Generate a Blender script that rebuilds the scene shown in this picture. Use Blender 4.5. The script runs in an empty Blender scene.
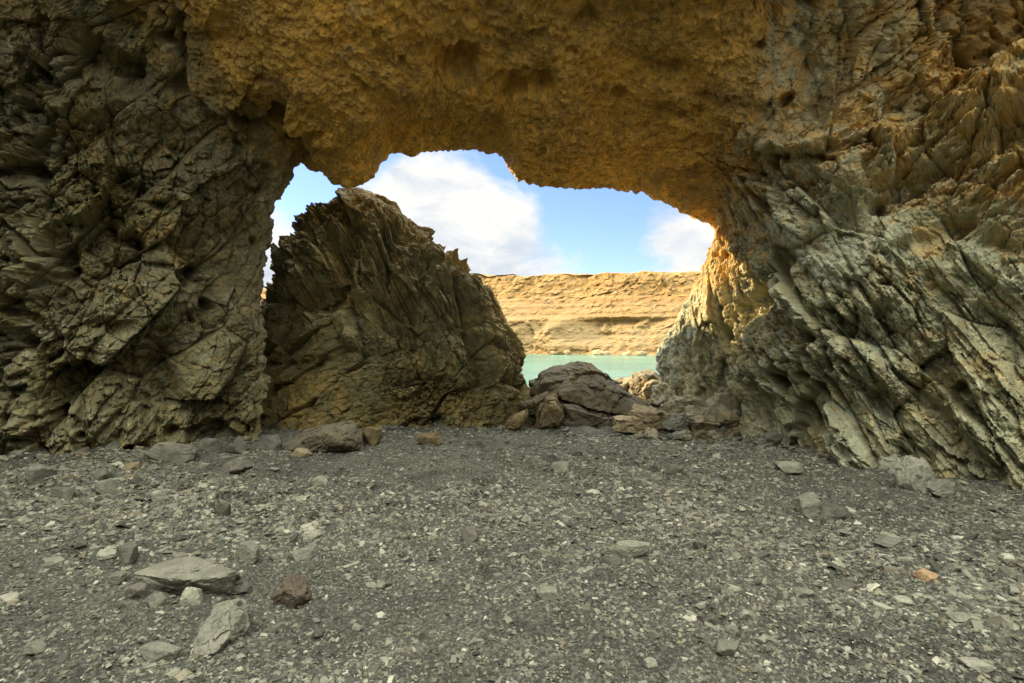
import bpy, bmesh, math, random
import numpy as np
from mathutils import Vector

random.seed(7)
RNG = np.random.default_rng(11)
scn = bpy.context.scene
COL = scn.collection
F = 569.0           # focal length in pixels of a 1024 px wide frame (20 mm)
EYE = 1.6
SEA = -2.7
R = math.radians


def P(px, py, d):
    return np.array([(px - 512) / F * d, d, EYE - (py - 341.5) / F * d])


def ground_d(py):
    return EYE * F / (py - 341.5)


# ------------------------------------------------------------------ noise
def h3(ix, iy, iz, seed):
    with np.errstate(over='ignore'):
        h = (ix.astype(np.int64).astype(np.uint32) * np.uint32(374761393)
             + iy.astype(np.int64).astype(np.uint32) * np.uint32(668265263)
             + iz.astype(np.int64).astype(np.uint32) * np.uint32(2147483647)
             + np.uint32((seed * 974634777 + 12345) & 0xffffffff))
        h = (h ^ (h >> np.uint32(13))) * np.uint32(1274126177)
        h = (h ^ (h >> np.uint32(15))) * np.uint32(2246822519)
        h = (h ^ (h >> np.uint32(14)))
    return h.astype(np.float32) / np.float32(4294967295.0)


def vnoise(p, seed=0):
    p = np.asarray(p, dtype=np.float32)
    f = np.floor(p)
    t = p - f
    t = t * t * t * (t * (t * 6 - 15) + 10)
    i = f.astype(np.int64)
    out = np.zeros(len(p), np.float32)
    for a in (0, 1):
        wx = t[:, 0] if a else 1 - t[:, 0]
        for b in (0, 1):
            wy = t[:, 1] if b else 1 - t[:, 1]
            for c in (0, 1):
                wz = t[:, 2] if c else 1 - t[:, 2]
                out += wx * wy * wz * h3(i[:, 0] + a, i[:, 1] + b, i[:, 2] + c, seed)
    return out * 2 - 1


_ROT = np.array([[0.36, 0.48, -0.8], [-0.8, 0.6, 0.0], [0.48, 0.64, 0.6]], np.float32)


def fbm(p, octaves=4, seed=0, gain=0.5, ridged=False):
    p = np.asarray(p, np.float32)
    out = np.zeros(len(p), np.float32)
    amp = 1.0
    for k in range(octaves):
        v = vnoise(p, seed + k * 17)
        if ridged:
            v = 1 - 2 * np.abs(v)
        out += amp * v
        amp *= gain
        p = (p @ _ROT.T) * 2.03 + 3.7
    return out


def facet(p, seed=0, jitter=0.8):
    """nearest random cell: (random value, tilt term, distance to the cell border)"""
    p = np.asarray(p, np.float32)
    base = np.floor(p - 0.5).astype(np.int64)
    n = len(p)
    best = np.full(n, 1e9, np.float32)
    second = np.full(n, 1e9, np.float32)
    cell = np.zeros((n, 3), np.int64)
    off = np.zeros((n, 3), np.float32)
    for a in (0, 1):
        for b in (0, 1):
            for c in (0, 1):
                q = base + np.array([a, b, c])
                j = np.stack([h3(q[:, 0], q[:, 1], q[:, 2], seed + s) for s in (1, 2, 3)], 1)
                o = p - (q + 0.5 + (j - 0.5) * jitter).astype(np.float32)
                d = (o * o).sum(1)
                m = d < best
                second = np.where(m, best, np.minimum(second, d))
                best = np.where(m, d, best)
                cell[m] = q[m]
                off[m] = o[m]
    g = np.stack([h3(cell[:, 0], cell[:, 1], cell[:, 2], seed + s) for s in (5, 6, 7)], 1) * 2 - 1
    r = h3(cell[:, 0], cell[:, 1], cell[:, 2], seed + 9)
    return r, (g * off).sum(1), np.sqrt(second) - np.sqrt(best)


def frame_of(e1, e3):
    e1 = np.array(e1, float); e1 /= np.linalg.norm(e1)
    e3 = np.array(e3, float); e3 -= e1 * (e1 @ e3); e3 /= np.linalg.norm(e3)
    return np.stack([e1, np.cross(e3, e1), e3])


def smooth(a, b, x):
    t = np.clip((x - a) / (b - a), 0, 1)
    return t * t * (3 - 2 * t)


# ------------------------------------------------------------------ mesh helpers
def mesh_from(name, verts, faces, attrs=None, face_attrs=None, smooth_shade=False):
    """faces: int array (n,3) or (n,4)"""
    me = bpy.data.meshes.new(name)
    verts = np.asarray(verts, np.float32)
    faces = np.asarray(faces, np.int32)
    nf, k = faces.shape
    me.vertices.add(len(verts))
    me.vertices.foreach_set('co', verts.ravel())
    me.loops.add(nf * k)
    me.loops.foreach_set('vertex_index', faces.ravel())
    me.polygons.add(nf)
    me.polygons.foreach_set('loop_start', np.arange(0, nf * k, k, dtype=np.int32))
    me.update(calc_edges=True)
    me.polygons.foreach_set('use_smooth', np.full(nf, smooth_shade, bool))
    for an, av in (attrs or {}).items():
        at = me.attributes.new(an, 'FLOAT', 'POINT')
        at.data.foreach_set('value', np.asarray(av, np.float32).ravel())
    for an, av in (face_attrs or {}).items():
        at = me.attributes.new(an, 'FLOAT', 'FACE')
        at.data.foreach_set('value', np.asarray(av, np.float32).ravel())
    me.validate()
    return me


def link(name, me, mat, loc=(0, 0, 0), kind=None, label=None, cat=None, group=None):
    if mat and not me.materials:
        me.materials.append(mat)
    o = bpy.data.objects.new(name, me)
    o.location = loc
    COL.objects.link(o)
    if kind: o['kind'] = kind
    if label: o['label'] = label
    if cat: o['category'] = cat
    if group: o['group'] = group
    return o


def grid_faces(nu, nv, wrap_u=False):
    """vertex index = u*nv + v"""
    uu = np.arange(nu if wrap_u else nu - 1)
    vv = np.arange(nv - 1)
    U, V = np.meshgrid(uu, vv, indexing='ij')
    U2 = (U + 1) % nu
    return np.stack([U * nv + V, U2 * nv + V, U2 * nv + V + 1, U * nv + V + 1], -1).reshape(-1, 4)


def grid_normals(G, wrap_u=False):
    if wrap_u:
        du = np.roll(G, -1, 0) - np.roll(G, 1, 0)
    else:
        du = np.gradient(G, axis=0)
    dv = np.gradient(G, axis=1)
    n = np.cross(du, dv)
    return n / (np.linalg.norm(n, axis=-1, keepdims=True) + 1e-9)


def catmull(A, x):
    """interpolate rows of A at float positions x"""
    n = len(A)
    i = np.clip(np.floor(x).astype(int), 0, n - 2)
    t = (x - i)
    t = t.reshape(t.shape + (1,) * (A.ndim - 1))
    p1, p2 = A[i], A[i + 1]
    p0 = np.where((i > 0).reshape(t.shape), A[np.maximum(i - 1, 0)], 2 * p1 - p2)
    p3 = np.where((i < n - 2).reshape(t.shape), A[np.minimum(i + 2, n - 1)], 2 * p2 - p1)
    return 0.5 * ((2 * p1) + (-p0 + p2) * t + (2 * p0 - 5 * p1 + 4 * p2 - p3) * t ** 2
                  + (-p0 + 3 * p1 - 3 * p2 + p3) * t ** 3)


# ------------------------------------------------------------------ materials
class NT:
    def __init__(s, name):
        s.m = bpy.data.materials.new(name)
        s.m.use_nodes = True
        s.t = s.m.node_tree
        s.t.nodes.clear()
        s.out = s.t.nodes.new('ShaderNodeOutputMaterial')
        s.b = s.t.nodes.new('ShaderNodeBsdfPrincipled')
        s.t.links.new(s.b.outputs[0], s.out.inputs[0])

    def n(s, typ, **kw):
        nd = s.t.nodes.new(typ)
        for k, v in kw.items():
            if k in nd.inputs:
                sock = nd.inputs[k]
                if hasattr(v, 'is_output'):
                    s.t.links.new(v, sock)
                else:
                    sock.default_value = v
            else:
                setattr(nd, k, v)
        return nd

    def link(s, a, b):
        s.t.links.new(a, b)

    def val(s, op, a, b=0.0, clamp=False):
        nd = s.t.nodes.new('ShaderNodeMath')
        nd.operation = op
        nd.use_clamp = clamp
        for i, v in enumerate((a, b)):
            if hasattr(v, 'is_output'):
                s.t.links.new(v, nd.inputs[i])
            else:
                nd.inputs[i].default_value = v
        return nd.outputs[0]

    def mix(s, fac, a, b, blend='MIX'):
        nd = s.t.nodes.new('ShaderNodeMix')
        nd.data_type = 'RGBA'
        nd.blend_type = blend
        for i, v in ((0, fac), (6, a), (7, b)):
            if hasattr(v, 'is_output'):
                s.t.links.new(v, nd.inputs[i])
            else:
                nd.inputs[i].default_value = (*v, 1) if isinstance(v, tuple) else v
        return nd.outputs[2]

    def noise(s, vec, scale, detail=4.0, rough=0.55, dist=0.0):
        nd = s.t.nodes.new('ShaderNodeTexNoise')
        s.t.links.new(vec, nd.inputs['Vector'])
        nd.inputs['Scale'].default_value = scale
        nd.inputs['Detail'].default_value = detail
        nd.inputs['Roughness'].default_value = rough
        nd.inputs['Distortion'].default_value = dist
        return nd.outputs['Fac']

    def ramp(s, fac, lo, hi):
        nd = s.t.nodes.new('ShaderNodeMapRange')
        nd.interpolation_type = 'SMOOTHSTEP'
        s.t.links.new(fac, nd.inputs[0])
        nd.inputs[1].default_value = lo
        nd.inputs[2].default_value = hi
        return nd.outputs[0]

    def obj(s):
        return s.t.nodes.new('ShaderNodeTexCoord').outputs['Object']

    def attr(s, name):
        nd = s.t.nodes.new('ShaderNodeAttribute')
        nd.attribute_name = name
        return nd.outputs['Fac']

    def bump(s, height, strength, dist, normal=None):
        nd = s.t.nodes.new('ShaderNodeBump')
        nd.inputs['Strength'].default_value = strength
        nd.inputs['Distance'].default_value = dist
        s.t.links.new(height, nd.inputs['Height'])
        if normal is not None:
            s.t.links.new(normal, nd.inputs['Normal'])
        return nd.outputs[0]


def cave_rock(name, base_a, base_b, ochre, pale, clasts=False):
    m = NT(name)
    co = m.obj()
    n1 = m.ramp(m.noise(co, 0.7, 6, 0.6, 0.6), 0.38, 0.62)
    n2 = m.ramp(m.noise(co, 3.2, 6, 0.65, 1.0), 0.35, 0.68)
    n3 = m.noise(co, 22, 5, 0.7)
    c = m.mix(n1, base_a, base_b)
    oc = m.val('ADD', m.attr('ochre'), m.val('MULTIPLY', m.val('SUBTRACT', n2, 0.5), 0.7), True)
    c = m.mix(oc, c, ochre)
    pl = m.val('MULTIPLY', m.ramp(m.noise(co, 1.7, 7, 0.7, 1.5), 0.56, 0.70), 0.75)
    c = m.mix(pl, c, pale)
    tint = m.val('ADD', m.val('MULTIPLY', m.attr('tint'), 0.75), 0.62)
    grain = m.val('ADD', m.val('MULTIPLY', n3, 0.9), 0.55)
    comb = m.n('ShaderNodeCombineColor')
    tg = m.val('MULTIPLY', tint, grain)
    for i in range(3):
        m.link(tg, comb.inputs[i])
    c = m.mix(1.0, c, comb.outputs[0], 'MULTIPLY')
    m.link(c, m.b.inputs['Base Color'])
    m.b.inputs['Roughness'].default_value = 0.68
    m.b.inputs['Specular IOR Level'].default_value = 0.3
    if clasts:
        for sc_, amt in ((9.0, 0.55), (26.0, 0.6)):
            vo = m.n('ShaderNodeTexVoronoi', Scale=sc_)
            m.link(co, vo.inputs['Vector'])
            sp_ = m.n('ShaderNodeSeparateColor')
            m.link(vo.outputs['Color'], sp_.inputs[0])
            pick = m.val('MULTIPLY', m.ramp(sp_.outputs[0], 0.62, 0.72), m.ramp(vo.outputs['Distance'], 0.42, 0.30))
            c = m.mix(m.val('MULTIPLY', pick, amt), c, m.mix(sp_.outputs[1], (0.12, 0.085, 0.035), (0.50, 0.38, 0.17)))
        c = m.mix(m.val('MULTIPLY', m.ramp(m.noise(co, 1.1, 6, 0.65, 0.8), 0.50, 0.66), 0.6), c, (0.28, 0.195, 0.075))
        m.link(c, m.b.inputs['Base Color'])
    bn = m.bump(m.noise(co, 38, 6, 0.72, 0.4), 0.9, 0.03 if clasts else 0.02)
    m.link(bn, m.b.inputs['Normal'])
    return m.m


def stone_mat(name, a, b, pale=None, rough=0.8, scale=1.0):
    m = NT(name)
    co = m.obj()
    n1 = m.ramp(m.noise(co, 5 * scale, 6, 0.65, 0.8), 0.35, 0.65)
    c = m.mix(n1, a, b)
    if pale:
        c = m.mix(m.ramp(m.noise(co, 3 * scale, 7, 0.7, 1.2), 0.57, 0.7), c, pale)
    n3 = m.noise(co, 45 * scale, 5, 0.7)
    comb = m.n('ShaderNodeCombineColor')
    oi = m.n('ShaderNodeObjectInfo').outputs['Random']
    v = m.val('MULTIPLY', m.val('ADD', m.val('MULTIPLY', n3, 0.9), 0.55),
              m.val('ADD', m.val('MULTIPLY', oi, 0.5), 0.75))
    for i in range(3):
        m.link(v, comb.inputs[i])
    c = m.mix(1.0, c, comb.outputs[0], 'MULTIPLY')
    m.link(c, m.b.inputs['Base Color'])
    m.b.inputs['Roughness'].default_value = rough
    m.b.inputs['Specular IOR Level'].default_value = 0.3
    m.link(m.bump(m.noise(co, 60 * scale, 6, 0.7), 0.7, 0.012 / scale), m.b.inputs['Normal'])
    return m.m


OCHRE = (0.40, 0.25, 0.065)
M_LEFT = cave_rock('left_wall_rock', (0.19, 0.183, 0.108), (0.15, 0.135, 0.062), (0.34, 0.22, 0.062), (0.44, 0.42, 0.30))
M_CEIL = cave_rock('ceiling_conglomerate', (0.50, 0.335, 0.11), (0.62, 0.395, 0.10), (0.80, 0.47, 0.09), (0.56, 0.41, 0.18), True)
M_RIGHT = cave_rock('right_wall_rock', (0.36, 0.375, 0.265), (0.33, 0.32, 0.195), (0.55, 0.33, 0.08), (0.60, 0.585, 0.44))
M_STACK = cave_rock('stack_rock', (0.15, 0.143, 0.072), (0.12, 0.105, 0.045), (0.27, 0.185, 0.052), (0.25, 0.22, 0.12))

# ------------------------------------------------------------------ cave shell
ST = [  # mouth (px,py,d) ; mid ; frame edge
    [(258, 470, 9.4), (120, 490, 8.4), (-60, 505, 7.4)],
    [(265, 400, 9.45), (132, 390, 8.5), (-60, 385, 7.4)],
    [(268, 340, 9.5), (140, 320, 8.5), (-60, 290, 7.35)],
    [(262, 293, 9.6), (150, 250, 8.5), (-60, 190, 7.3)],
    [(272, 245, 9.7), (160, 180, 8.5), (-45, 80, 7.2)],
    [(277, 200, 9.8), (185, 115, 8.4), (0, -25, 7.1)],
    [(289, 168, 9.8), (220, 85, 8.2), (100, -60, 6.9)],
    [(303, 139, 9.85), (258, 80, 8.1), (185, -65, 6.7)],
    [(317, 166, 9.9), (296, 88, 8.05), (250, -65, 6.5)],
    [(342, 185, 9.9), (330, 95, 8.1), (310, -65, 6.4)],
    [(364, 184, 9.9), (360, 92, 8.1), (355, -65, 6.35)],
    [(389, 156, 10.0), (388, 84, 8.1), (395, -65, 6.3)],
    [(412, 153, 10.1), (418, 78, 8.1), (430, -65, 6.25)],
    [(452, 148, 10.2), (455, 75, 8.15), (470, -65, 6.2)],
    [(500, 154, 10.3), (500, 75, 8.2), (515, -65, 6.2)],
    [(519, 178, 10.3), (535, 82, 8.2), (555, -65, 6.2)],
    [(560, 186, 10.4), (575, 88, 8.2), (600, -65, 6.2)],
    [(630, 188, 10.5), (632, 92, 8.2), (655, -65, 6.2)],
    [(680, 208, 10.5), (684, 98, 8.1), (715, -65, 6.2)],
    [(714, 226, 10.5), (735, 112, 8.0), (790, -65, 6.3)],
    [(709, 256, 10.6), (775, 150, 8.0), (910, -60, 6.4)],
    [(693, 298, 10.8), (802, 212, 7.9), (1060, -45, 6.2)],
    [(671, 331, 11.2), (815, 272, 7.8), (1085, 100, 6.0)],
    [(659, 351, 11.4), (826, 330, 7.7), (1085, 230, 5.9)],
    [(663, 377, 11.3), (835, 390, 7.6), (1085, 345, 5.85)],
    [(666, 405, 11.2), (842, 445, 7.55), (1085, 440, 5.8)],
    [(672, 465, 11.0), (848, 510, 7.5), (1085, 545, 5.75)],
]
NS = len(ST)
rows = []
cen = np.array([-0.4, 0, 1.9])
for i, (a, b, c) in enumerate(ST):
    a, b, c = P(*a), P(*b), P(*c)
    rad = a - cen
    rad[1] = 0
    if i <= 3 or i >= NS - 5:
        rad[2] *= 0.15
    rad /= np.linalg.norm(rad)
    f1 = a + rad * 0.45 + np.array([0, 0.5, 0])
    f2 = a + rad * 2.0 + np.array([0, 0.62, 0])
    f3 = a + rad * 16 + np.array([0, 0.3, 0])
    hl = 1 - smooth(5.0, 8.5, float(i))          # unseen headland added on the left to shade the lower right jamb
    f1 = f1 + np.array([-0.6, 0.45, 0]) * hl
    f2 = f2 * (1 - hl) + np.array([min(a[0] - 3.4, -7.8), 12.9, max(a[2], -0.8) * 2.0]) * hl
    f3 = f3 * (1 - hl) + np.array([-22.0, 13.3, max(a[2], -0.8) * 4.0 + 2.0]) * hl
    q1 = a * 0.6 + b * 0.4
    if i >= NS - 6:
        q1 = q1 + np.array([0.3, 0.15, 0]) * min(1.0, (i - (NS - 7)) / 2)
    q2 = b * 0.5 + c * 0.5
    side = -1 if i < NS / 2 else 1
    w = smooth(4.5, 8.5, float(i)) * (1 - smooth(17.5, 21.5, float(i)))
    zs = max(c[2], -0.8)
    wall1 = np.array([side * (9.6 if side < 0 else 7.8), 3.0, zs * 1.35])
    wall2 = np.array([side * (11.5 if side < 0 else 9.5), -0.5, zs * 1.7])
    ceil1 = c + np.array([0, -0.9, 0.9])
    ceil2 = c + np.array([0, -0.6, 7.0])  # roof left open over the camera, shaped to let fill light in
    o1 = wall1 * (1 - w) + ceil1 * w
    o2 = wall2 * (1 - w) + ceil2 * w
    rows.append([f3, f2, f1, a, q1, b, q2, c, o1, o2])
rows = np.array(rows)                      # (NS, 10, 3)
PER = 58
xs = np.linspace(0, NS - 1, (NS - 1) * PER + 1)
A = catmull(rows, xs)                      # (NU,10,3)
vs = np.concatenate([np.linspace(0, 2, 40, endpoint=False), np.linspace(2, 3, 40, endpoint=False),
                     np.linspace(3, 7, 400, endpoint=False), np.linspace(7, 9, 90)])
G = catmull(A.transpose(1, 0, 2), vs).transpose(1, 0, 2)   # (NU,NV,3)
NU, NV = G.shape[:2]
N = grid_normals(G)
# make normals face the inside
mid_i = N[NU // 2, 280]
if mid_i[2] > 0:
    N = -N
PB = G.reshape(-1, 3).astype(np.float32)
NB = N.reshape(-1, 3).astype(np.float32)
S = np.repeat(xs, NV).astype(np.float32)
V = np.tile(vs, NU).astype(np.float32)
# image position of the base surface (used to seat the big fractures where they are)
yy = np.maximum(PB[:, 1], 0.5)
PX = 512 + PB[:, 0] / yy * F
PY = 341.5 - (PB[:, 2] - EYE) / yy * F

wob = fbm(PB * 0.8, 3, 5) * 0.9
wL = 1 - smooth(3.9, 9.2, S + wob * 1.6)
wR = smooth(17.4, 20.9, S + wob * 1.3)
wC = np.clip(1 - wL - wR, 0, 1)

warp = np.stack([fbm(PB * 0.45 + k * 9.1, 2, 31 + k) for k in range(3)], 1) * 0.12
warp2 = np.stack([fbm(PB * 3.1 + k * 5.3, 2, 61 + k) for k in range(3)], 1) * 0.022
PW = PB + warp + warp2

low = fbm(PB * 0.5, 3, 2) * 0.36


def blades(frame, s1, s2, s3, seed, amp, twist=1.0, isok=1.0, fine=1.0):
    shat = 0.62 + 0.9 * smooth(-0.35, 0.55, fbm(PB * 0.75, 2, seed + 3))
    d = np.zeros(len(PB), np.float32)
    t = None
    ang = [0.0, 0.35, -0.5, 0.9]
    for k, (s, f, iso) in enumerate(((1, 1.0, 0.0), (2.6, 0.50, 0.35), (6.5, 0.24, 0.6), (15.0, 0.11, 0.8))):
        fr = frame.copy()
        c_, s_ = math.cos(ang[k] * twist), math.sin(ang[k] * twist)
        fr[0], fr[1] = frame[0] * c_ + frame[1] * s_, frame[1] * c_ - frame[0] * s_
        q = PW @ fr.T.astype(np.float32)
        iso *= isok
        g = (s1 * s2 * s3) ** (1 / 3)
        sc = [s / (a_ * (1 - iso) + g * iso) for a_ in (s1, s2, s3)]
        r, l, e = facet(q * np.array(sc, np.float32) + k * 13.7, seed + 40 * k)
        fk = f if k == 0 else f * fine * shat
        d += amp * fk * (0.50 * (r - 0.5) + 0.95 * l - (0.22 if k == 0 else 0.36) * np.exp(-e * (30 if k == 0 else 14)))
        t = r if t is None else t * 0.55 + r * 0.45
    return d, t


def cleavage(frame, s1, s2, s3, seed, amp):
    """straight slaty bedding: long thin plates with a sharp edge"""
    q = PW @ frame.T.astype(np.float32)
    m_ = smooth(-0.5, 0.4, fbm(PB * 0.6, 2, seed + 5))
    r, l, e = facet(q / np.array([s1, s2, s3], np.float32), seed)
    r2, l2, e2 = facet(q / np.array([s1 * .5, s2 * .38, s3 * .6], np.float32) + 5.1, seed + 20)
    return amp * m_ * (0.9 * (r - 0.5) + 0.8 * l + 0.35 * (r2 - 0.5) + 0.3 * l2)


frL = frame_of((0.55, 0.25, 0.75), (0.45, -0.8, 0))
frR1 = frame_of((-0.05, -0.62, -0.78), (-0.9, -0.4, 0))
frR2 = frame_of((0.0, -0.78, 0.55), (-0.9, -0.4, 0))
dL, tL = blades(frL, 1.7, 0.75, 1.0, 100, 0.44)
dR1, tR1 = blades(frR1, 2.6, 0.55, 0.9, 200, 0.46, 0.35, 0.6)
dR3, tR3 = blades(frame_of((-0.08, -0.22, -1.0), (-0.95, -0.3, 0)), 1.5, 0.42, 0.5, 250, 0.26, 0.4, 0.7)
dR2, tR2 = blades(frR2, 2.1, 0.8, 1.0, 300, 0.46, 0.6, 0.8)
dC, tC = blades(frame_of((1, 0.4, 0), (0, 0, 1)), 1.3, 1.0, 0.9, 400, 0.06)
dL += cleavage(frL, 2.2, 0.17, 0.7, 150, 0.13)
dR1 += cleavage(frR1, 3.0, 0.16, 0.7, 230, 0.17)
dR2 += cleavage(frR2, 2.4, 0.18, 0.7, 330, 0.13)
up = smooth(230, 130, PY - (PX - 850) * 0.5 + fbm(PB * 0.9, 2, 8) * 60)   # upper right: other bedding
dR = dR1 * (1 - up) + dR2 * up
nr = smooth(4.8, 4.1, V + 0.4 * fbm(PB * 1.0, 2, 19))
dR = dR * (1 - nr) + dR3 * nr
tR = tR1 * (1 - up) + tR2 * up
gran = fbm(PB * 12.0, 3, 77, 0.65)
lump = fbm(PB * 2.6, 4, 78, 0.55)
pits_noise = fbm(PB * 1.9, 3, 91)
disp = wL * (dL + 0.05 * lump) + wR * (dR + 0.05 * lump) + wC * (0.7 * dC + 0.07 * fbm(PB * 1.3, 3, 79) + 0.03 * lump + 0.016 * gran)
disp += low * (1 - 0.5 * wC) + 0.010 * gran
disp -= (0.45 * smooth(0.62, 1.05, pits_noise)) * (wL + wR * 0.8 + wC * 0.35)


def seg_dist(pts):
    best = np.full(len(PB), 1e9, np.float32)
    for (x0, y0), (x1, y1) in zip(pts[:-1], pts[1:]):
        dx, dy = x1 - x0, y1 - y0
        t = np.clip(((PX - x0) * dx + (PY - y0) * dy) / (dx * dx + dy * dy), 0, 1)
        best = np.minimum(best, np.hypot(PX - x0 - t * dx, PY - y0 - t * dy))
    return best


inside = smooth(2.6, 3.0, V)
jx = fbm(PB * 2.3, 3, 15) * 9
GROOVES = [  # polyline, half width, depth (negative = proud)
    ([(790, 262), (770, 285), (748, 318), (736, 350)], 9, 0.30),
    ([(838, 216), (868, 208), (905, 190), (960, 160), (1040, 118)], 17, 0.34),
    ([(832, 186), (868, 160), (910, 128), (975, 88)], 20, -0.18),
    ([(817, 76), (822, 130)], 7, 0.25),
    ([(940, 70), (1000, 30), (1040, 5)], 14, 0.24),
    ([(905, 245), (950, 225), (1010, 245)], 13, 0.35),
    ([(880, 400), (900, 440), (915, 470)], 10, 0.32),
    ([(925, 400), (965, 450), (990, 475)], 13, 0.42),
    ([(960, 300), (1005, 340), (1040, 385)], 22, 0.40),
    ([(848, 305), (862, 335)], 12, 0.32),
    ([(884, 318), (892, 345)], 10, 0.30),
    ([(815, 400), (832, 440)], 7, 0.25),
    ([(722, 330), (700, 355)], 6, 0.18),
    ([(179, 15), (179, 85)], 6, 0.30),
    ([(85, 60), (130, 75)], 16, 0.42),
    ([(15, 165), (60, 160), (105, 120)], 14, 0.45),
    ([(36, 70), (45, 132)], 10, 0.35),
    ([(120, 185), (140, 190)], 10, 0.30),
    ([(30, 290), (62, 240), (110, 190)], 9, -0.20),
    ([(160, 360), (162, 395)], 13, 0.38),
    ([(62, 405), (75, 390)], 14, 0.35),
    ([(146, 400), (160, 425)], 10, 0.30),
    ([(80, 328), (140, 326), (165, 330)], 5, 0.16),
    ([(196, 275), (205, 285)], 13, 0.26),
    ([(447, 60), (461, 63)], 11, 0.55),
    ([(513, 88), (542, 87)], 11, 0.50),
    ([(655, 78), (675, 74)], 11, 0.36),
    ([(733, 150), (735, 158)], 6, 0.2),
]
for pts, w_, dep in GROOVES:
    dd = seg_dist(pts) + jx
    disp -= dep * np.exp(-(np.maximum(dd, 0) / w_) ** 2) * inside
# keep the traced rim: less relief right at the mouth, more relief outside
rimk = 1 - 0.82 * np.exp(-((V - 3.0) / 0.8) ** 2)
rimk = np.maximum(rimk, 0.18 + 0.5 * wR * smooth(3.2, 4.0, V))
disp *= rimk
# tooth the rim a little
D2 = disp.reshape(NU, NV).copy()
for _ in range(2):
    D2[1:-1] = 0.25 * D2[:-2] + 0.5 * D2[1:-1] + 0.25 * D2[2:]
    D2[:, 1:-1] = 0.25 * D2[:, :-2] + 0.5 * D2[:, 1:-1] + 0.25 * D2[:, 2:]
bl = np.clip(0.10 + 0.3 * wR * smooth(6.0, 4.6, V), 0, 1)
disp = disp * (1 - bl) + D2.ravel() * bl + 0.008 * gran
disp += 0.06 * fbm(PB * 7.0, 3, 55) * np.exp(-((V - 3.0) / 0.4) ** 2)
ND = NB.copy()
kk = (wR * smooth(6.4, 5.0, V) * smooth(2.7, 3.1, V) * 0.6)[:, None]
ND = ND * (1 - kk) + np.array([[-0.45, -0.88, 0.1]], np.float32) * kk
ND /= np.linalg.norm(ND, axis=1, keepdims=True)
PD = PB + ND * disp[:, None] + warp2 * 0.5
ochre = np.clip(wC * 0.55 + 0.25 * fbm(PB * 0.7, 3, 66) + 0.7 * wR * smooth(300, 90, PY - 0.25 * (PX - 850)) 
                + 0.45 * wL * smooth(260, 40, PY) * smooth(-40, 260, PX) - 0.08 - 0.25 * wL * smooth(250, 400, PY)
                + 0.45 * wC * smooth(60, 200, PY), 0, 1)
ochre += 0.75 * wR * smooth(5.0, 3.6, V) * smooth(2.0, 3.3, PB[:, 2] + 0.5 * fbm(PB * 1.2, 3, 72)) - 0.2 * wR * smooth(2.2, 1.2, PB[:, 2])  # upper right rim more orange: warm glow put into the rock colour
ns_ = 0.5 * fbm(PB * 1.1, 3, 67)
ochre = np.maximum(ochre, wR * smooth(21.3, 19.0, S + ns_ * 1.2) * 0.9)
ochre = np.maximum(ochre, smooth(4.2, 6.6, S + ns_ * 1.2) * (S < 9) * 0.75)
ochre = np.where((S >= 6.4) & (S < 19.2), ochre - 0.7 * (smooth(9.5, 6.3, S + ns_) + smooth(17.8, 19.3, S + ns_)) * (1 - smooth(0.6, 1.0, wC * 0)), ochre)
ochre += 0.6 * wC * smooth(4.6, 3.2, V + 0.5 * fbm(PB * 1.5, 3, 69)) * smooth(7.5, 12, S)  # ochre rock at the lip, with bounced glow added to its colour
ochre = np.clip(ochre, 0, 1)
tint = np.clip(wL * tL + wR * tR + wC * tC, 0, 1)
FA = grid_faces(NU, NV)
iL, iR = int(6.4 * PER), int(19.2 * PER)
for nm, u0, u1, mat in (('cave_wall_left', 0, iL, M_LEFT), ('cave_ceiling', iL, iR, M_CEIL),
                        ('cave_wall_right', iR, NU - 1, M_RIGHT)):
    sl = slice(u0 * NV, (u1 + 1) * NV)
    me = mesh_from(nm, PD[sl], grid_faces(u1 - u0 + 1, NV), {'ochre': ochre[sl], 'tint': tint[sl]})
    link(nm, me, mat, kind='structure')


# ------------------------------------------------------------------ ground
def ground_z(x, y):
    x = np.asarray(x, np.float32); y = np.asarray(y, np.float32)
    p = np.stack([x, y, np.zeros_like(x)], 1)
    z = 0.04 * fbm(p * 0.9, 3, 500) + 0.030 * fbm(p * 3.0, 3, 510)
    z -= 0.065 * smooth(0.25, 0.75, fbm(p * 3.4, 2, 520)) * (0.4 + 0.6 * smooth(-0.3, 0.5, fbm(p * 0.6, 2, 521)))
    z += 0.045 * smooth(0.35, 0.9, fbm(p * 2.2, 3, 523))
    z += 0.10 * smooth(5.5, 8.5, -x) - 0.05
    z += 6.2 * smooth(-0.8, -6.0, y) * (1 - smooth(-14, -28, y) * 0.6)  # unseen ridge behind the camera, added to cut frontal light
    fall = np.maximum(y - 10.6, 0)
    z -= np.minimum(fall * 0.11 + 0.02 * fall ** 1.3, 9)
    z += 0.05
    return z


def gz1(x, y):
    return float(ground_z([x], [y])[0])


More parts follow.
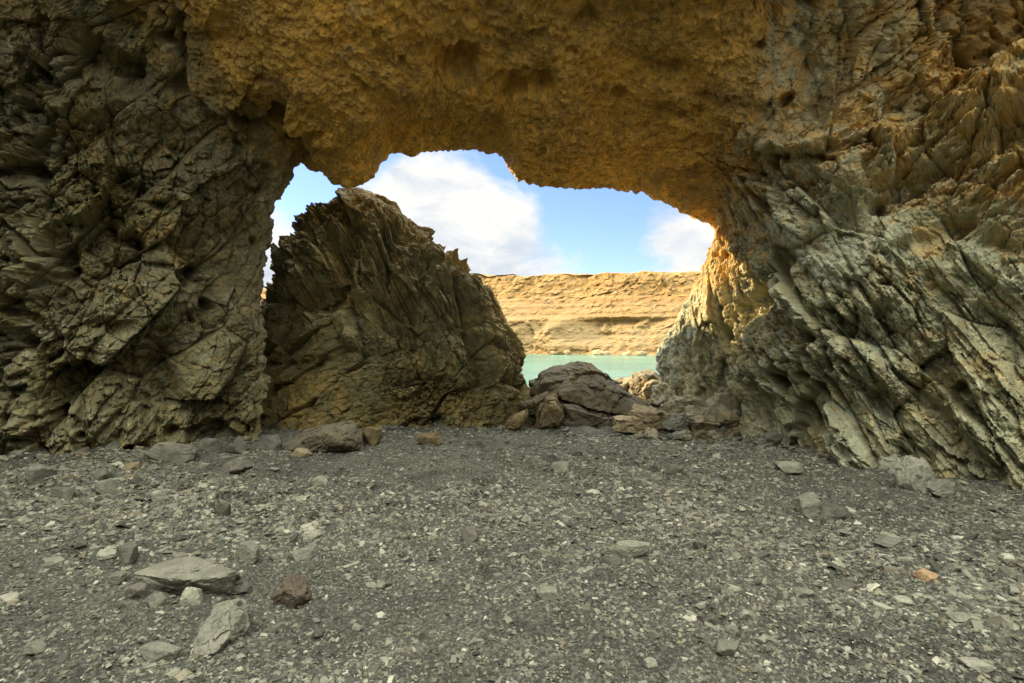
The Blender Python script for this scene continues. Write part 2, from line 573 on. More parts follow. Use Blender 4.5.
ys = np.concatenate([np.linspace(-30, 1.5, 40, endpoint=False),
                     1.5 * (12 / 1.5) ** np.linspace(0, 1, 620, endpoint=False),
                     np.linspace(12, 60, 60, endpoint=False), np.linspace(60, 900, 12)])
tx = np.concatenate([np.linspace(-1, -0.1, 40, endpoint=False), np.linspace(-0.1, 0.1, 10)])
ux = np.linspace(-1, 1, 900)
GX = []
for y in ys:
    half = max(1.05 * abs(y), 3.0) + 2
    outer = 900.0
    GX.append(np.concatenate([[-outer, -60, -half - 8], ux * half, [half + 8, 60, outer]]))
GX = np.array(GX)
GY = np.repeat(ys[:, None], GX.shape[1], 1)
gz = ground_z(GX.ravel(), GY.ravel())
gp = np.stack([GX.ravel(), GY.ravel(), gz], 1)
near = (gp[:, 1] < 13) & (np.abs(gp[:, 0]) < 14)
gp[near, 2] += 0.010 * fbm(gp[near] * 22, 3, 530)
m = NT('dark_grit')
co = m.obj()
c = m.mix(m.ramp(m.noise(co, 1.3, 5, 0.6, 0.5), 0.35, 0.65), (0.055, 0.055, 0.044), (0.09, 0.09, 0.07))
vor = m.n('ShaderNodeTexVoronoi', Scale=70.0)
m.link(co, vor.inputs['Vector'])
sep = m.n('ShaderNodeSeparateColor')
m.link(vor.outputs['Color'], sep.inputs[0])
gr = m.val('ADD', m.val('MULTIPLY', m.val('POWER', sep.outputs[0], 2.0), 1.5), 0.5)
comb = m.n('ShaderNodeCombineColor')
for i in range(3):
    m.link(gr, comb.inputs[i])
c = m.mix(1.0, c, comb.outputs[0], 'MULTIPLY')
m.link(c, m.b.inputs['Base Color'])
m.b.inputs['Roughness'].default_value = 0.85
m.link(m.bump(m.noise(co, 70, 5, 0.75), 1.0, 0.015), m.b.inputs['Normal'])
M_GROUND = m.m
link('ground', mesh_from('ground', gp, grid_faces(*GX.shape)), M_GROUND, kind='structure')

# ------------------------------------------------------------------ gravel (uncountable chips)
NCH = 290000
# positions spread so that density follows what one sees: more near, fewer far
yy_ = 1.6 * (11.0 / 1.6) ** RNG.random(NCH) ** 0.85
xx_ = (RNG.random(NCH) * 2 - 1) * (yy_ * 1.0 + 1.2)
size = np.exp(RNG.normal(math.log(0.0072), 0.48, NCH)) * (yy_ / 3.5) ** 0.50
pq = np.stack([xx_, yy_, np.zeros(NCH)], 1)
coarse = fbm(pq * 0.55, 3, 540)
size *= 1 + 0.35 * np.clip(coarse, -0.8, 1.2) + 0.25 * smooth(2, 6, np.abs(xx_ - 0.5))
size = np.clip(size, 0.0035, 0.045)
keep = (RNG.random(NCH) < 0.62 + 0.5 * coarse)
xx_, yy_, size = xx_[keep], yy_[keep], size[keep]
n = len(size)
cz = ground_z(xx_, yy_)
box = np.array([[-1, -1, -1], [1, -1, -1], [1, 1, -1], [-1, 1, -1], [-1, -1, 1], [1, -1, 1], [1, 1, 1], [-1, 1, 1]], float)
loc = np.repeat(box[None], n, 0) + RNG.normal(0, 0.30, (n, 8, 3))
top_in = RNG.uniform(0.35, 0.95, (n, 1, 2))
loc[:, 4:, :2] *= top_in
dims = np.stack([size * RNG.uniform(0.8, 1.7, n), size * RNG.uniform(0.6, 1.1, n), size * RNG.uniform(0.18, 0.6, n)], 1)
loc *= dims[:, None, :]
rz = RNG.uniform(0, 2 * math.pi, n)
ax, ay = RNG.normal(0, 0.22, n), RNG.normal(0, 0.22, n)


def rot(loc, i, j, a):
    c_, s_ = np.cos(a)[:, None], np.sin(a)[:, None]
    u, v = loc[:, :, i].copy(), loc[:, :, j].copy()
    loc[:, :, i] = u * c_ - v * s_
    loc[:, :, j] = u * s_ + v * c_


rot(loc, 1, 2, ax); rot(loc, 0, 2, ay); rot(loc, 0, 1, rz)
loc += np.stack([xx_, yy_, cz + dims[:, 2] * 0.45], 1)[:, None, :]
fb = np.array([[4, 5, 6, 7], [0, 1, 5, 4], [1, 2, 6, 5], [2, 3, 7, 6], [3, 0, 4, 7]])
faces = (np.arange(n)[:, None, None] * 8 + fb[None]).reshape(-1, 4)
tintc = np.repeat(RNG.random(n), 5)
hue = np.repeat(RNG.random(n), 5)
m = NT('shale_chips')
co = m.obj()
t_ = m.attr('tint')
c = m.mix(m.ramp(t_, 0.1, 0.95), (0.045, 0.046, 0.036), (0.195, 0.199, 0.15))
c = m.mix(m.ramp(t_, 0.90, 1.0), c, (0.36, 0.355, 0.28))
c = m.mix(m.val('MULTIPLY', m.ramp(m.attr('hue'), 0.86, 1.0), 0.5), c, (0.20, 0.16, 0.09))
m.link(c, m.b.inputs['Base Color'])
m.b.inputs['Roughness'].default_value = 0.7
m.link(m.bump(m.noise(co, 160, 4, 0.7), 0.6, 0.004), m.b.inputs['Normal'])
M_CHIP = m.m
link('gravel', mesh_from('gravel', loc.reshape(-1, 3), faces, None, {'tint': tintc, 'hue': hue}), M_CHIP, kind='stuff')

# ------------------------------------------------------------------ stones
_ico = {}


def ico(sub):
    if sub not in _ico:
        bm = bmesh.new()
        bmesh.ops.create_icosphere(bm, subdivisions=sub, radius=1.0)
        bm.verts.ensure_lookup_table()
        v = np.array([x.co[:] for x in bm.verts], np.float32)
        f = np.array([[x.index for x in q.verts] for q in bm.faces], np.int32)
        bm.free()
        _ico[sub] = (v / np.linalg.norm(v, axis=1, keepdims=True), f)
    return _ico[sub]


def planes_radius(dirs, nrm, off):
    d = dirs @ nrm.T
    r = np.where(d > 1e-3, off / np.maximum(d, 1e-3), 1e9)
    k = 60.0 / np.median(off)          # soft minimum: slightly worn edges
    mn = r.min(1, keepdims=True)
    return (mn[:, 0] - np.log(np.exp(-k * np.minimum(r - mn, 50 / k)).sum(1)) / k)


def stone_mesh(name, half, seed, mat, sub=4, nplanes=16, rough=0.05, top_flat=None):
    """angular broken stone inside an ellipsoid of half sizes `half`"""
    rg = np.random.default_rng(seed)
    v, f = ico(sub)
    nrm = rg.normal(0, 1, (nplanes, 3))
    ext = np.array([[1, .15, .1], [-1, .1, -.1], [.1, 1, .1], [-.1, -1, .05], [.05, .1, 1], [0, 0, -1]], float)
    ext += rg.normal(0, 0.18, ext.shape)
    nrm = np.vstack([nrm, ext])
    nrm /= np.linalg.norm(nrm, axis=1, keepdims=True)
    off = rg.uniform(0.72, 1.0, len(nrm))
    if top_flat:
        nrm[nplanes + 4] = np.array(top_flat) / np.linalg.norm(top_flat)
        off[nplanes + 4] = 0.62
    r = planes_radius(v, nrm, off)
    p = v * np.clip(r, 0.3, 1.25)[:, None]
    q = p * 2.2 + seed % 97
    a_, l_, e_ = facet(q, seed % 1000)
    k = rough * (0.8 * (a_ - 0.5) + 1.0 * l_) + rough * 0.45 * fbm(p * 5 + seed % 31, 4, seed % 500)
    p = p * (1 + k)[:, None]
    # normalise extents to the asked size
    lo, hi = p.min(0), p.max(0)
    p = (p - (lo + hi) / 2) / ((hi - lo) / 2) * np.array(half)
    me = mesh_from(name, p, f, {'tint': a_, 'ochre': np.zeros(len(p))})
    me.materials.append(mat)
    return me


def hull_mesh(name, pts, mat, seed, sub=6, rough=0.05, scale=1.0, origin=None, extra=None):
    """rock whose facets come from the convex hull of pts (world)"""
    pts = np.asarray(pts, float)
    bm = bmesh.new()
    for p in pts:
        bm.verts.new(p)
    res = bmesh.ops.convex_hull(bm, input=bm.verts[:])
    bm.normal_update()
    cen_ = pts.mean(0)
    nr, of = [], []
    for fc in bm.faces:
        nn = np.array(fc.normal[:])
        if np.linalg.norm(nn) < 0.5:
            continue
        o_ = nn @ (np.array(fc.verts[0].co[:]) - cen_)
        if o_ < 0:
            nn, o_ = -nn, -o_
        nr.append(nn); of.append(o_)
    bm.free()
    v, f = ico(sub)
    r = planes_radius(v, np.array(nr), np.array(of))
    p = v * r[:, None]
    pw = (p + cen_).astype(np.float32)
    wv = np.stack([fbm(pw * 2.5 + k, 2, seed + k) for k in range(3)], 1) * 0.08
    d = np.zeros(len(p), np.float32)
    tt = None
    for s_, f_ in ((2.2, 1.0), (6.0, 0.45), (15.0, 0.2)):
        a_, l_, e_ = facet((pw + wv) * s_ / scale + seed, seed + int(s_ * 7))
        d += rough * f_ * (0.7 * (a_ - 0.5) + 1.0 * l_ - 0.45 * np.exp(-e_ * 9))
        tt = a_ if tt is None else tt * .6 + a_ * .4
    d += rough * 0.5 * fbm(pw * 5, 4, seed)
    if extra is not None:
        d += extra(pw)
    n_ = v
    p = p + n_ * d[:, None]
    og = np.array(origin if origin is not None else cen_)
    me = mesh_from(name, p + cen_ - og, f, {'tint': tt, 'ochre': np.clip(0.2 + 0.3 * fbm(pw * 1.2, 2, seed), 0, 1)})
    me.materials.append(mat)
    return me, og


def outline_rock(name, outline, d, thick, mat, label, cat, seed, rough=0.06, sub=6, lean=0.0, group=None, scale=1.0, extra=None, inset=0.62):
    o = np.array([P(px, py, d) for px, py in outline])
    c_ = o.mean(0)
    rg = np.random.default_rng(seed)
    pts = [q for q in o]
    for q in o:
        for sgn in (-1, 1):
            k = inset + rg.uniform(-0.12, 0.12)
            w_ = c_ + (q - c_) * k
            w_[1] += sgn * thick * rg.uniform(0.8, 1.1) + lean * (q[2] - c_[2])
            pts.append(w_)
    me, og = hull_mesh(name, pts, mat, seed, sub, rough, scale, extra=extra)
    return link(name, me, None, og, label=label, cat=cat, group=group)


MS_PALE = stone_mat('pale_stone', (0.25, 0.25, 0.195), (0.16, 0.16, 0.125), (0.36, 0.35, 0.28))
MS_GREY = stone_mat('grey_stone', (0.14, 0.14, 0.11), (0.19, 0.188, 0.15), (0.28, 0.275, 0.22))
MS_DARK = stone_mat('dark_stone', (0.075, 0.072, 0.058), (0.13, 0.125, 0.10))
MS_TAN = stone_mat('tan_stone', (0.25, 0.20, 0.12), (0.19, 0.155, 0.095))
MS_RED = stone_mat('red_brown_stone', (0.085, 0.066, 0.046), (0.055, 0.046, 0.035), (0.20, 0.15, 0.10))
MS_ORANGE = stone_mat('orange_stone', (0.30, 0.20, 0.11), (0.22, 0.155, 0.09))
MS_SLAB = cave_rock('boulder_rock', (0.075, 0.064, 0.034), (0.055, 0.046, 0.024), (0.11, 0.08, 0.032), (0.13, 0.115, 0.07))
MS_BROWN = cave_rock('brown_boulder_rock', (0.155, 0.12, 0.06), (0.12, 0.095, 0.048), (0.21, 0.145, 0.055), (0.20, 0.18, 0.11))
MS_PILE = cave_rock('pile_rock', (0.27, 0.255, 0.185), (0.23, 0.20, 0.12), (0.36, 0.25, 0.10), (0.42, 0.40, 0.31))
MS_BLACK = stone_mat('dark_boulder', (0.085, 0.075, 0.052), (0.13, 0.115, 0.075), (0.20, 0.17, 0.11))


def place_stone(name, cx, base, w, h, mat, label, seed, depth_k=0.8, sink=0.22, cat='stone', rough=0.05, rz=None, sub=4, group=None, top=None, nplanes=14):
    """stone seen with its lower edge at image row `base`"""
    d0 = ground_d(base)
    hw = w / 2 * d0 / F
    hd = hw * depth_k
    d = d0 + hd * 0.8
    hw = w / 2 * d / F
    # visible height h = upright part plus the part of the top one sees from above
    slope = EYE / d
    hz = max((h * d / F - 1.2 * hd * slope), 0.25 * h * d / F) / 2
    hz = hz / (1 - sink) * 1.35
    x = (cx - 512) / F * d
    z = gz1(x, d) + hz * (1 - 2 * sink)
    me = stone_mesh(name, (hw, hd, hz), seed, mat, sub=sub, rough=rough, top_flat=top, nplanes=nplanes)
    o = link(name, me, None, (x, d, z), label=label, cat=cat, group=group)
    if rz: o.rotation_euler.z = rz
    return o


# ---- rock stack standing in the mouth
DS = 12.0
prof_l = [(470, 250), (400, 256), (330, 258), (300, 262), (285, 266), (270, 273), (253, 279), (239, 298), (218, 309), (209, 314), (203, 330), (196, 337), (193, 345)]
prof_r = [(470, 534), (423, 528), (401, 529), (381, 528), (352, 519), (317, 504), (291, 496), (280, 484), (275, 462), (262, 455), (254, 443), (246, 437), (228, 423), (214, 411), (207, 402), (202, 388), (196, 381), (193, 376)]
pyv = np.linspace(470, 193.0, 440)
lx = np.interp(-pyv, [-a for a, b in prof_l], [b for a, b in prof_l])
rx = np.interp(-pyv, [-a for a, b in prof_r], [b for a, b in prof_r])
th = np.linspace(0, 2 * math.pi, 900, endpoint=False)
hfrac = (470 - pyv) / (470 - 187.0)
yc = 12.0 + 0.25 * hfrac
hdp = 1.95 * (1 - hfrac) ** 0.62 + 0.30
xl = (lx - 512) / F * yc; xr = (rx - 512) / F * yc
zc = EYE - (pyv - 341.5) / F * yc
cx_ = (xl + xr) / 2; hw_ = (xr - xl) / 2
ct, st = np.cos(th), np.sin(th)
sq = 0.86
X = cx_[None] + hw_[None] * (np.sign(ct) * np.abs(ct) ** sq)[:, None]
Y = yc[None] + hdp[None] * (np.sign(st) * np.abs(st) ** sq)[:, None]
Z = np.repeat(zc[None], len(th), 0)
SG = np.stack([X, Y, Z], -1)
# cap
capn = 14
cap = []
for k in range(1, capn + 1):
    s_ = 1 - k / capn
    c0 = np.array([cx_[-1], yc[-1], zc[-1] + 0.03 * (1 - s_)])
    cap.append(c0 + (SG[:, -1] - np.array([cx_[-1], yc[-1], zc[-1]])) * s_)
SG = np.concatenate([SG, np.stack(cap, 1)], 1)
SN = grid_normals(SG, True)
if SN[0, 100][0] < 0:
    SN = -SN
sp = SG.reshape(-1, 3).astype(np.float32); sn = SN.reshape(-1, 3).astype(np.float32)
_PB, _PW = PB, PW
PB = sp
PW = sp + np.stack([fbm(sp * 0.55 + k * 9.1, 2, 131 + k) for k in range(3)], 1) * 0.10
frS = frame_of((0.42, 0.1, -0.9), (0.2, -1, 0))
dS, tS = blades(frS, 2.6, 0.85, 1.0, 700, 0.27, 0.5, 0.8, 1.0)
frS2 = frame_of((0.75, 0.1, 0.65), (0.2, -1, 0))
dS2, tS2 = blades(frS2, 1.6, 0.6, 0.8, 800, 0.34, 0.6, 0.8, 0.9)
dS += cleavage(frS, 2.4, 0.17, 0.6, 750, 0.17)
ws = smooth(1.9, 0.9, sp[:, 2] + 0.5 * fbm(sp * 0.8, 2, 9) + 0.25 * (sp[:, 0] + 2))
dS = dS * (1 - ws) + dS2 * ws
edgek = np.concatenate([np.minimum(1, hw_ / 1.0), np.full(capn, min(1, hw_[-1]))])
dS = dS * np.tile(np.clip(edgek, 0.35, 1), len(th))
dS += fbm(sp * 0.55, 3, 44) * 0.05 * np.tile(np.clip(edgek, 0.2, 1), len(th)) + 0.02 * fbm(sp * 7, 4, 45)
spx = 512 + sp[:, 0] / sp[:, 1] * F; spy = 341.5 - (sp[:, 2] - EYE) / sp[:, 1] * F
PX, PY = spx, spy
jx = fbm(sp * 2.0, 3, 16) * 8
for pts, w_, dep in [([(352, 215), (345, 250), (330, 285), (300, 300)], 14, 0.35), ([(395, 235), (375, 300), (390, 330)], 12, 0.30),
                     ([(268, 300), (330, 296), (352, 310)], 7, 0.22), ([(400, 300), (430, 360), (440, 420)], 9, 0.3),
                     ([(345, 205), (330, 260), (345, 330)], 6, -0.15), ([(262, 362), (330, 358), (372, 352)], 6, 0.22),
                     ([(455, 290), (470, 340), (480, 410)], 8, 0.25), ([(415, 240), (470, 290), (500, 330)], 6, -0.12)]:
    dd = seg_dist(pts) + jx
    dS -= dep * np.exp(-(np.maximum(dd, 0) / w_) ** 2)
PB, PW = _PB, _PW
dS -= 0.06
spd = sp + sn * dS[:, None]
og = np.array([-2.4, 12.0, 0.0])
och = np.clip(0.15 + 0.30 * fbm(sp * 0.9, 3, 71) + 0.35 * smooth(1.6, 0.4, sp[:, 2]) * smooth(-1.0, -4, sp[:, 0]) + 0.35 * smooth(-1.2, 0.4, sp[:, 0]), 0, 1)  # right side more ochre: golden bounced light put into the colour
me = mesh_from('rock_stack', spd - og, grid_faces(len(th), SG.shape[1], True), {'ochre': och, 'tint': tS})
link('rock_stack', me, M_STACK, og, label='tall jagged pointed brown rock standing in the mouth of the cave', cat='rock stack')

# ---- boulders behind the beach crest
outline_rock('boulder', [(528, 393), (538, 374), (556, 365), (577, 361), (592, 366), (606, 377), (624, 388), (645, 402), (661, 414), (664, 424), (640, 426), (600, 416), (556, 404)],
             11.6, 0.85, MS_SLAB, 'largest tilted brown slab boulder lying at the cave mouth before the water', 'boulder', 901, rough=0.075, lean=0.35, scale=2.2)
outline_rock('boulder', [(553, 398), (575, 400), (612, 414), (640, 422), (652, 430), (625, 437), (575, 440), (548, 436)],
             11.0, 0.55, MS_BLACK, 'dark shaded rock block wedged beneath the largest tilted slab boulder', 'boulder', 905, rough=0.08)
outline_rock('boulder', [(534, 433), (536, 412), (545, 395), (556, 392), (563, 404), (564, 420), (558, 433)],
             10.45, 0.42, MS_BROWN, 'upright brown pyramid shaped boulder leaning against the left end of the slab', 'boulder', 911, rough=0.06)
outline_rock('boulder', [(503, 430), (506, 421), (516, 413), (527, 409), (529, 416), (520, 428), (512, 433)],
             10.25, 0.18, MS_BROWN, 'elongated brown rock leaning on the foot of the tall rock stack', 'rock', 917, rough=0.05, sub=5)
outline_rock('boulder', [(516, 404), (530, 396), (548, 392), (552, 402), (540, 413), (522, 416)],
             10.9, 0.35, MS_SLAB, 'brown boulder jammed between the rock stack and the pyramid shaped boulder', 'boulder', 921, rough=0.07, sub=5)
outline_rock('boulder', [(518, 434), (524, 416), (543, 411), (553, 424), (546, 437), (530, 440)],
             10.95, 0.3, MS_SLAB, 'low brown rock filling the gap between the leaning rock and the pyramid boulder', 'boulder', 922, rough=0.07, sub=5)
outline_rock('boulder', [(528, 380), (538, 378), (552, 386), (553, 396), (530, 398)],
             12.2, 0.4, MS_BLACK, 'dark block at the back between the stack and the big slab', 'boulder', 923, rough=0.07, sub=5)
outline_rock('boulder', [(628, 392), (633, 374), (648, 369), (660, 374), (668, 392), (672, 410), (640, 412)],
             12.6, 0.6, MS_PILE, 'grey boulder by the water behind the right end of the slab', 'boulder', 931, rough=0.09)
outline_rock('boulder', [(604, 388), (618, 378), (632, 376), (640, 386), (630, 398)],
             13.6, 0.5, MS_PILE, 'low grey rock at the water edge just above the sloping slab', 'rock', 937, rough=0.08, sub=5)
outline_rock('boulder', [(648, 404), (655, 388), (668, 384), (680, 394), (684, 410), (668, 416)],
             11.6, 0.45, MS_PILE, 'rounded grey green boulder against the foot of the right jamb', 'boulder', 939, rough=0.08, sub=5)
PILE = [
    (652, 432, 40, 24, MS_TAN, 'tan blocky rock lying at the lower right tip of the slab'),
    (632, 431, 30, 14, MS_TAN, 'flat tan rock just in front of the slab boulder'),
    (728, 433, 38, 36, MS_PILE, 'largest pointed grey rock of the heap by the right wall'),
    (705, 433, 30, 24, MS_PILE, 'squat grey rock left of the largest pointed rock in the heap'),
    (692, 420, 28, 22, MS_PILE, 'grey green rock in the middle of the heap by the right wall'),
    (713, 412, 26, 22, MS_PILE, 'pale grey rock high on the heap against the right wall'),
    (690, 402, 24, 20, MS_BROWN, 'reddish brown rock on top of the heap by the right jamb'),
    (676, 431, 26, 16, MS_GREY, 'flat grey rock at the left foot of the heap'),
    (720, 436, 22, 9, MS_DARK, 'dark flat stone in front of the rock heap'),
    (747, 434, 20, 14, MS_PILE, 'small grey rock at the right end of the heap'),
    (702, 398, 22, 16, MS_PILE, 'uppermost grey rock of the heap, tucked under the jamb'),
    (672, 419, 20, 16, MS_PILE, 'grey rock between the slab tip and the heap'),
    (738, 416, 20, 20, MS_PILE, 'narrow grey rock standing against the right wall behind the heap'),
]
for i, (cx, base, w, h, mat, lb) in enumerate(PILE):
    d = 9.85 if base > 428 else 10.2 + (430 - base) * 0.02
    x = (cx - 512) / F * d
    zb = EYE - (base - 341.5) / F * d
    hw = w / 2 * d / F * 1.25
    hz = h / 2 * d / F * 1.25
    hd = hw * 0.85
    me = stone_mesh('rock', (hw, hd, hz), 1000 + i * 7, mat, sub=5, rough=0.14, nplanes=9)
    link('rock', me, None, (x, d + hd * 0.5, zb + hz * 0.8), label=lb, cat='rock')
protos = [stone_mesh('heap_rock', (1, 0.75, 0.7), 6000 + k, (MS_PILE, MS_GREY, MS_PILE, MS_BROWN)[k % 4], sub=4, nplanes=9, rough=0.12) for k in range(8)]
first = None
for k in range(46):
    px, base = random.uniform(640, 775), random.uniform(424, 441)
    d = ground_d(base) if base > 430 else 10.3
    hw = 0.055 * math.exp(random.gauss(0.15, 0.45))
    if first is None:
        o = first = link('heap_rock', protos[0], None, label='small broken rock lying in the heap at the foot of the right jamb', cat='rock', group='small broken rocks in the heap by the right jamb')
    else:
        o = first.copy(); COL.objects.link(o); o.data = protos[k % 8]
    x = (px - 512) / F * d
    o.location = (x, d, max(gz1(x, d), EYE - (base - 341.5) / F * d) + hw * 0.3)
    o.scale = (hw * random.uniform(.8, 1.5), hw, hw * random.uniform(.8, 1.2))
    o.rotation_euler = (random.gauss(0, .3), random.gauss(0, .3), random.uniform(0, 6.28))
outline_rock('boulder', [(286, 450), (293, 437), (306, 429), (322, 424), (345, 420), (357, 424), (362, 436), (364, 452), (330, 456)],
             8.45, 0.42, MS_BLACK, 'dark rounded boulder on the gravel in front of the rock stack', 'boulder', 951, rough=0.05)

# ---- the stones one can pick out on the beach
ST_L = [  # cx, base row, w, h, material, label, options
    (293, 606, 38, 27, MS_RED, 'rough red brown lump of rock right of the flat stone', dict(sub=5, rough=0.12, seed=2023)),
    (248, 563, 22, 20, MS_GREY, 'small upright grey block behind the right end of the flat stone', dict(seed=2031)),
    (126, 569, 19, 19, MS_DARK, 'dark upright stone behind the left end of the flat stone', dict(seed=2042)),
    (107, 563, 22, 10, MS_PALE, 'pale flat stone next to the dark upright stone', dict(seed=2051)),
    (118, 584, 16, 10, MS_GREY, 'grey chip stone under the left tip of the largest flat stone', dict(seed=2053)),
    (164, 665, 42, 20, MS_GREY, 'grey wedge shaped slab tilted beside the pointed block', dict(seed=2062, depth_k=0.5)),
    (237, 592, 26, 14, MS_DARK, 'dark stone tucked at the right end of the flat stone', dict(seed=2067)),
    (193, 612, 20, 16, MS_PALE, 'pale pointed chip between the flat stone and pointed block', dict(seed=2071)),
    (137, 612, 22, 14, MS_DARK, 'dark low stone below the left end of the flat stone', dict(seed=2073)),
    (158, 617, 18, 14, MS_GREY, 'rounded grey stone in front of the flat stone', dict(seed=2077)),
    (303, 557, 28, 13, MS_GREY, 'grey stone up the beach from the red brown lump', dict(seed=2081)),
    (311, 541, 20, 8, MS_PALE, 'thin pale chip above the grey stone left of centre', dict(seed=2083)),
    (39, 485, 30, 16, MS_GREY, 'grey wedge stone near the left wall', dict(seed=2091)),
    (64, 497, 20, 12, MS_DARK, 'dark stone right of the grey wedge stone near the left wall', dict(seed=2093)),
    (101, 483, 18, 10, MS_DARK, 'dark flat stone in the gravel near the left wall', dict(seed=2095)),
    (106, 495, 20, 12, MS_PALE, 'pale pointed stone below the dark flat stone on the left', dict(seed=2097)),
    (160, 502, 15, 12, MS_PALE, 'whitish rounded stone alone on the left gravel', dict(seed=2101)),
    (223, 516, 16, 11, MS_DARK, 'dark peaked stone between flat stone and dark boulder', dict(seed=2103)),
    (237, 475, 30, 11, MS_DARK, 'dark long stone in the middle of the left gravel', dict(seed=2105)),
    (174, 460, 50, 16, MS_PALE, 'long pale slab at the foot of the left wall', dict(seed=2107, depth_k=0.4)),
    (209, 450, 24, 14, MS_GREY, 'grey block beside the long pale slab by the left wall', dict(seed=2109)),
    (238, 452, 22, 9, MS_DARK, 'dark low stone by the left wall right of the grey block', dict(seed=2111)),
    (272, 451, 22, 12, MS_DARK, 'dark stone left of the dark boulder', dict(seed=2113)),
    (302, 459, 20, 8, MS_TAN, 'smooth tan stone touching the dark boulder', dict(seed=2115)),
    (372, 446, 22, 14, MS_BROWN, 'brown stone against the right side of the dark boulder', dict(seed=2117)),
    (320, 485, 16, 8, MS_PALE, 'pale little stone below the dark boulder', dict(seed=2119)),
    (430, 445, 26, 11, MS_BROWN, 'brown stone on the far gravel before the rock stack', dict(seed=2121)),
    (131, 472, 16, 8, MS_TAN, 'tan chip near the foot of the left wall', dict(seed=2123)),
    (10, 602, 20, 10, MS_PALE, 'pale stone at the left edge of the view', dict(seed=2125)),
    (470, 541, 18, 14, MS_DARK, 'dark pointed stone alone in the middle of the gravel', dict(seed=2127)),
    (632, 560, 38, 16, MS_PALE, 'flat pale topped stone in the centre right gravel', dict(seed=2129, top=(0, -0.1, 1), sink=0.1, depth_k=0.5)),
    (548, 612, 24, 14, MS_GREY, 'grey stone half sunk in the middle foreground gravel', dict(seed=2131)),
    (809, 518, 28, 19, MS_GREY, 'lighter grey wedge stone of the pair on the right gravel', dict(seed=2133)),
    (829, 518, 38, 20, MS_DARK, 'dark stone of the pair on the right gravel', dict(seed=2135)),
    (887, 555, 28, 11, MS_GREY, 'flat grey stone on the right gravel below the stone pair', dict(seed=2137)),
    (925, 583, 22, 13, MS_ORANGE, 'orange brown stone alone on the right gravel', dict(seed=2139)),
    (845, 590, 26, 11, MS_DARK, 'dark flat stone left of the orange brown stone', dict(seed=2141)),
    (804, 601, 19, 10, MS_GREY, 'grey oval stone left of the dark flat stone', dict(seed=2143)),
    (839, 572, 14, 8, MS_PALE, 'pale little stone above the dark flat stone', dict(seed=2145)),
    (903, 608, 15, 8, MS_PALE, 'pale small stone below the orange brown stone', dict(seed=2147)),
    (727, 661, 24, 14, MS_GREY, 'smooth grey stone at the bottom of the gravel', dict(seed=2149)),
    (747, 633, 18, 10, MS_PALE, 'pale stone above the smooth grey stone at the bottom', dict(seed=2151)),
    (651, 667, 13, 10, MS_PALE, 'whitish pebble left of the smooth grey stone at the bottom', dict(seed=2153)),
    (711, 621, 18, 11, MS_DARK, 'dark stone up and left of the pale stone near the bottom', dict(seed=2155)),
    (700, 552, 15, 10, MS_DARK, 'dark stone right of the flat pale topped stone', dict(seed=2157)),
    (611, 571, 20, 9, MS_DARK, 'dark low stone below the flat pale topped stone', dict(seed=2159)),
    (674, 478, 18, 10, MS_DARK, 'dark stone on the far gravel below the slab boulder', dict(seed=2161)),
    (575, 454, 16, 7, MS_DARK, 'dark stone on the far gravel in front of the pyramid boulder', dict(seed=2163)),
    (561, 472, 18, 9, MS_GREY, 'grey pointed stone below the dark stone on the far gravel', dict(seed=2165)),
    (665, 455, 24, 8, MS_DARK, 'long dark stone on the far gravel before the rock heap', dict(seed=2167)),
    (790, 475, 26, 10, MS_PALE, 'pale flat stone near the foot of the right wall', dict(seed=2169)),
    (912, 494, 34, 30, MS_PALE, 'whitish crumbling rock at the foot of the right wall', dict(seed=2171, rough=0.12, sub=5)),
    (888, 470, 20, 14, MS_PALE, 'pale broken stone left of the whitish crumbling rock', dict(seed=2173, rough=0.1)),
    (940, 497, 26, 14, MS_GREY, 'grey stone right of the whitish crumbling rock', dict(seed=2175, rough=0.1)),
    (772, 447, 18, 9, MS_GREY, 'grey stone at the corner where heap meets right wall', dict(seed=2177)),
    (36, 662, 24, 12, MS_GREY, 'grey stone in the lower left corner gravel', dict(seed=2179)),
    (960, 627, 22, 9, MS_GREY, 'flat grey stone in the lower right gravel', dict(seed=2181)),
    (976, 668, 26, 12, MS_PALE, 'pale slab stone at the lower right corner', dict(seed=2183)),
]
used = [(a[0], a[1]) for a in ST_L]
fl = [P(133, 573, 3.55), P(150, 576, 3.5), P(186, 580, 3.46), P(222, 577, 3.5), P(237, 571, 3.56), P(236, 570, 3.7),
      P(215, 562, 3.8), P(190, 556, 3.86), P(168, 559, 3.86), P(146, 567, 3.78),
      np.array([-2.22, 3.68, -0.03]), np.array([-1.85, 3.62, -0.05]), np.array([-1.78, 3.8, -0.05]), np.array([-2.2, 3.85, -0.05]),
      P(231, 594, 3.58), P(146, 595, 3.58)]
me, og = hull_mesh('stone', fl, MS_PALE, 2003, 6, 0.018, 0.35)
link('stone', me, None, og, label='largest flat topped pale stone with a dark undercut front on the gravel', cat='stone')
outline_rock('stone', [(198, 634), (203, 620), (212, 606), (234, 601), (245, 610), (247, 628), (238, 642), (220, 648), (205, 646)], 3.08, 0.13, MS_GREY,
             'grey pointed block stone just below the largest flat stone', 'stone', 2014, rough=0.016, scale=0.3, inset=0.55, lean=0.5)
used += [(184, 580), (224, 625)]
for cx, base, w, h, mat, lb, kw in ST_L:
    place_stone('stone', cx, base, w, h, mat, lb, **kw)

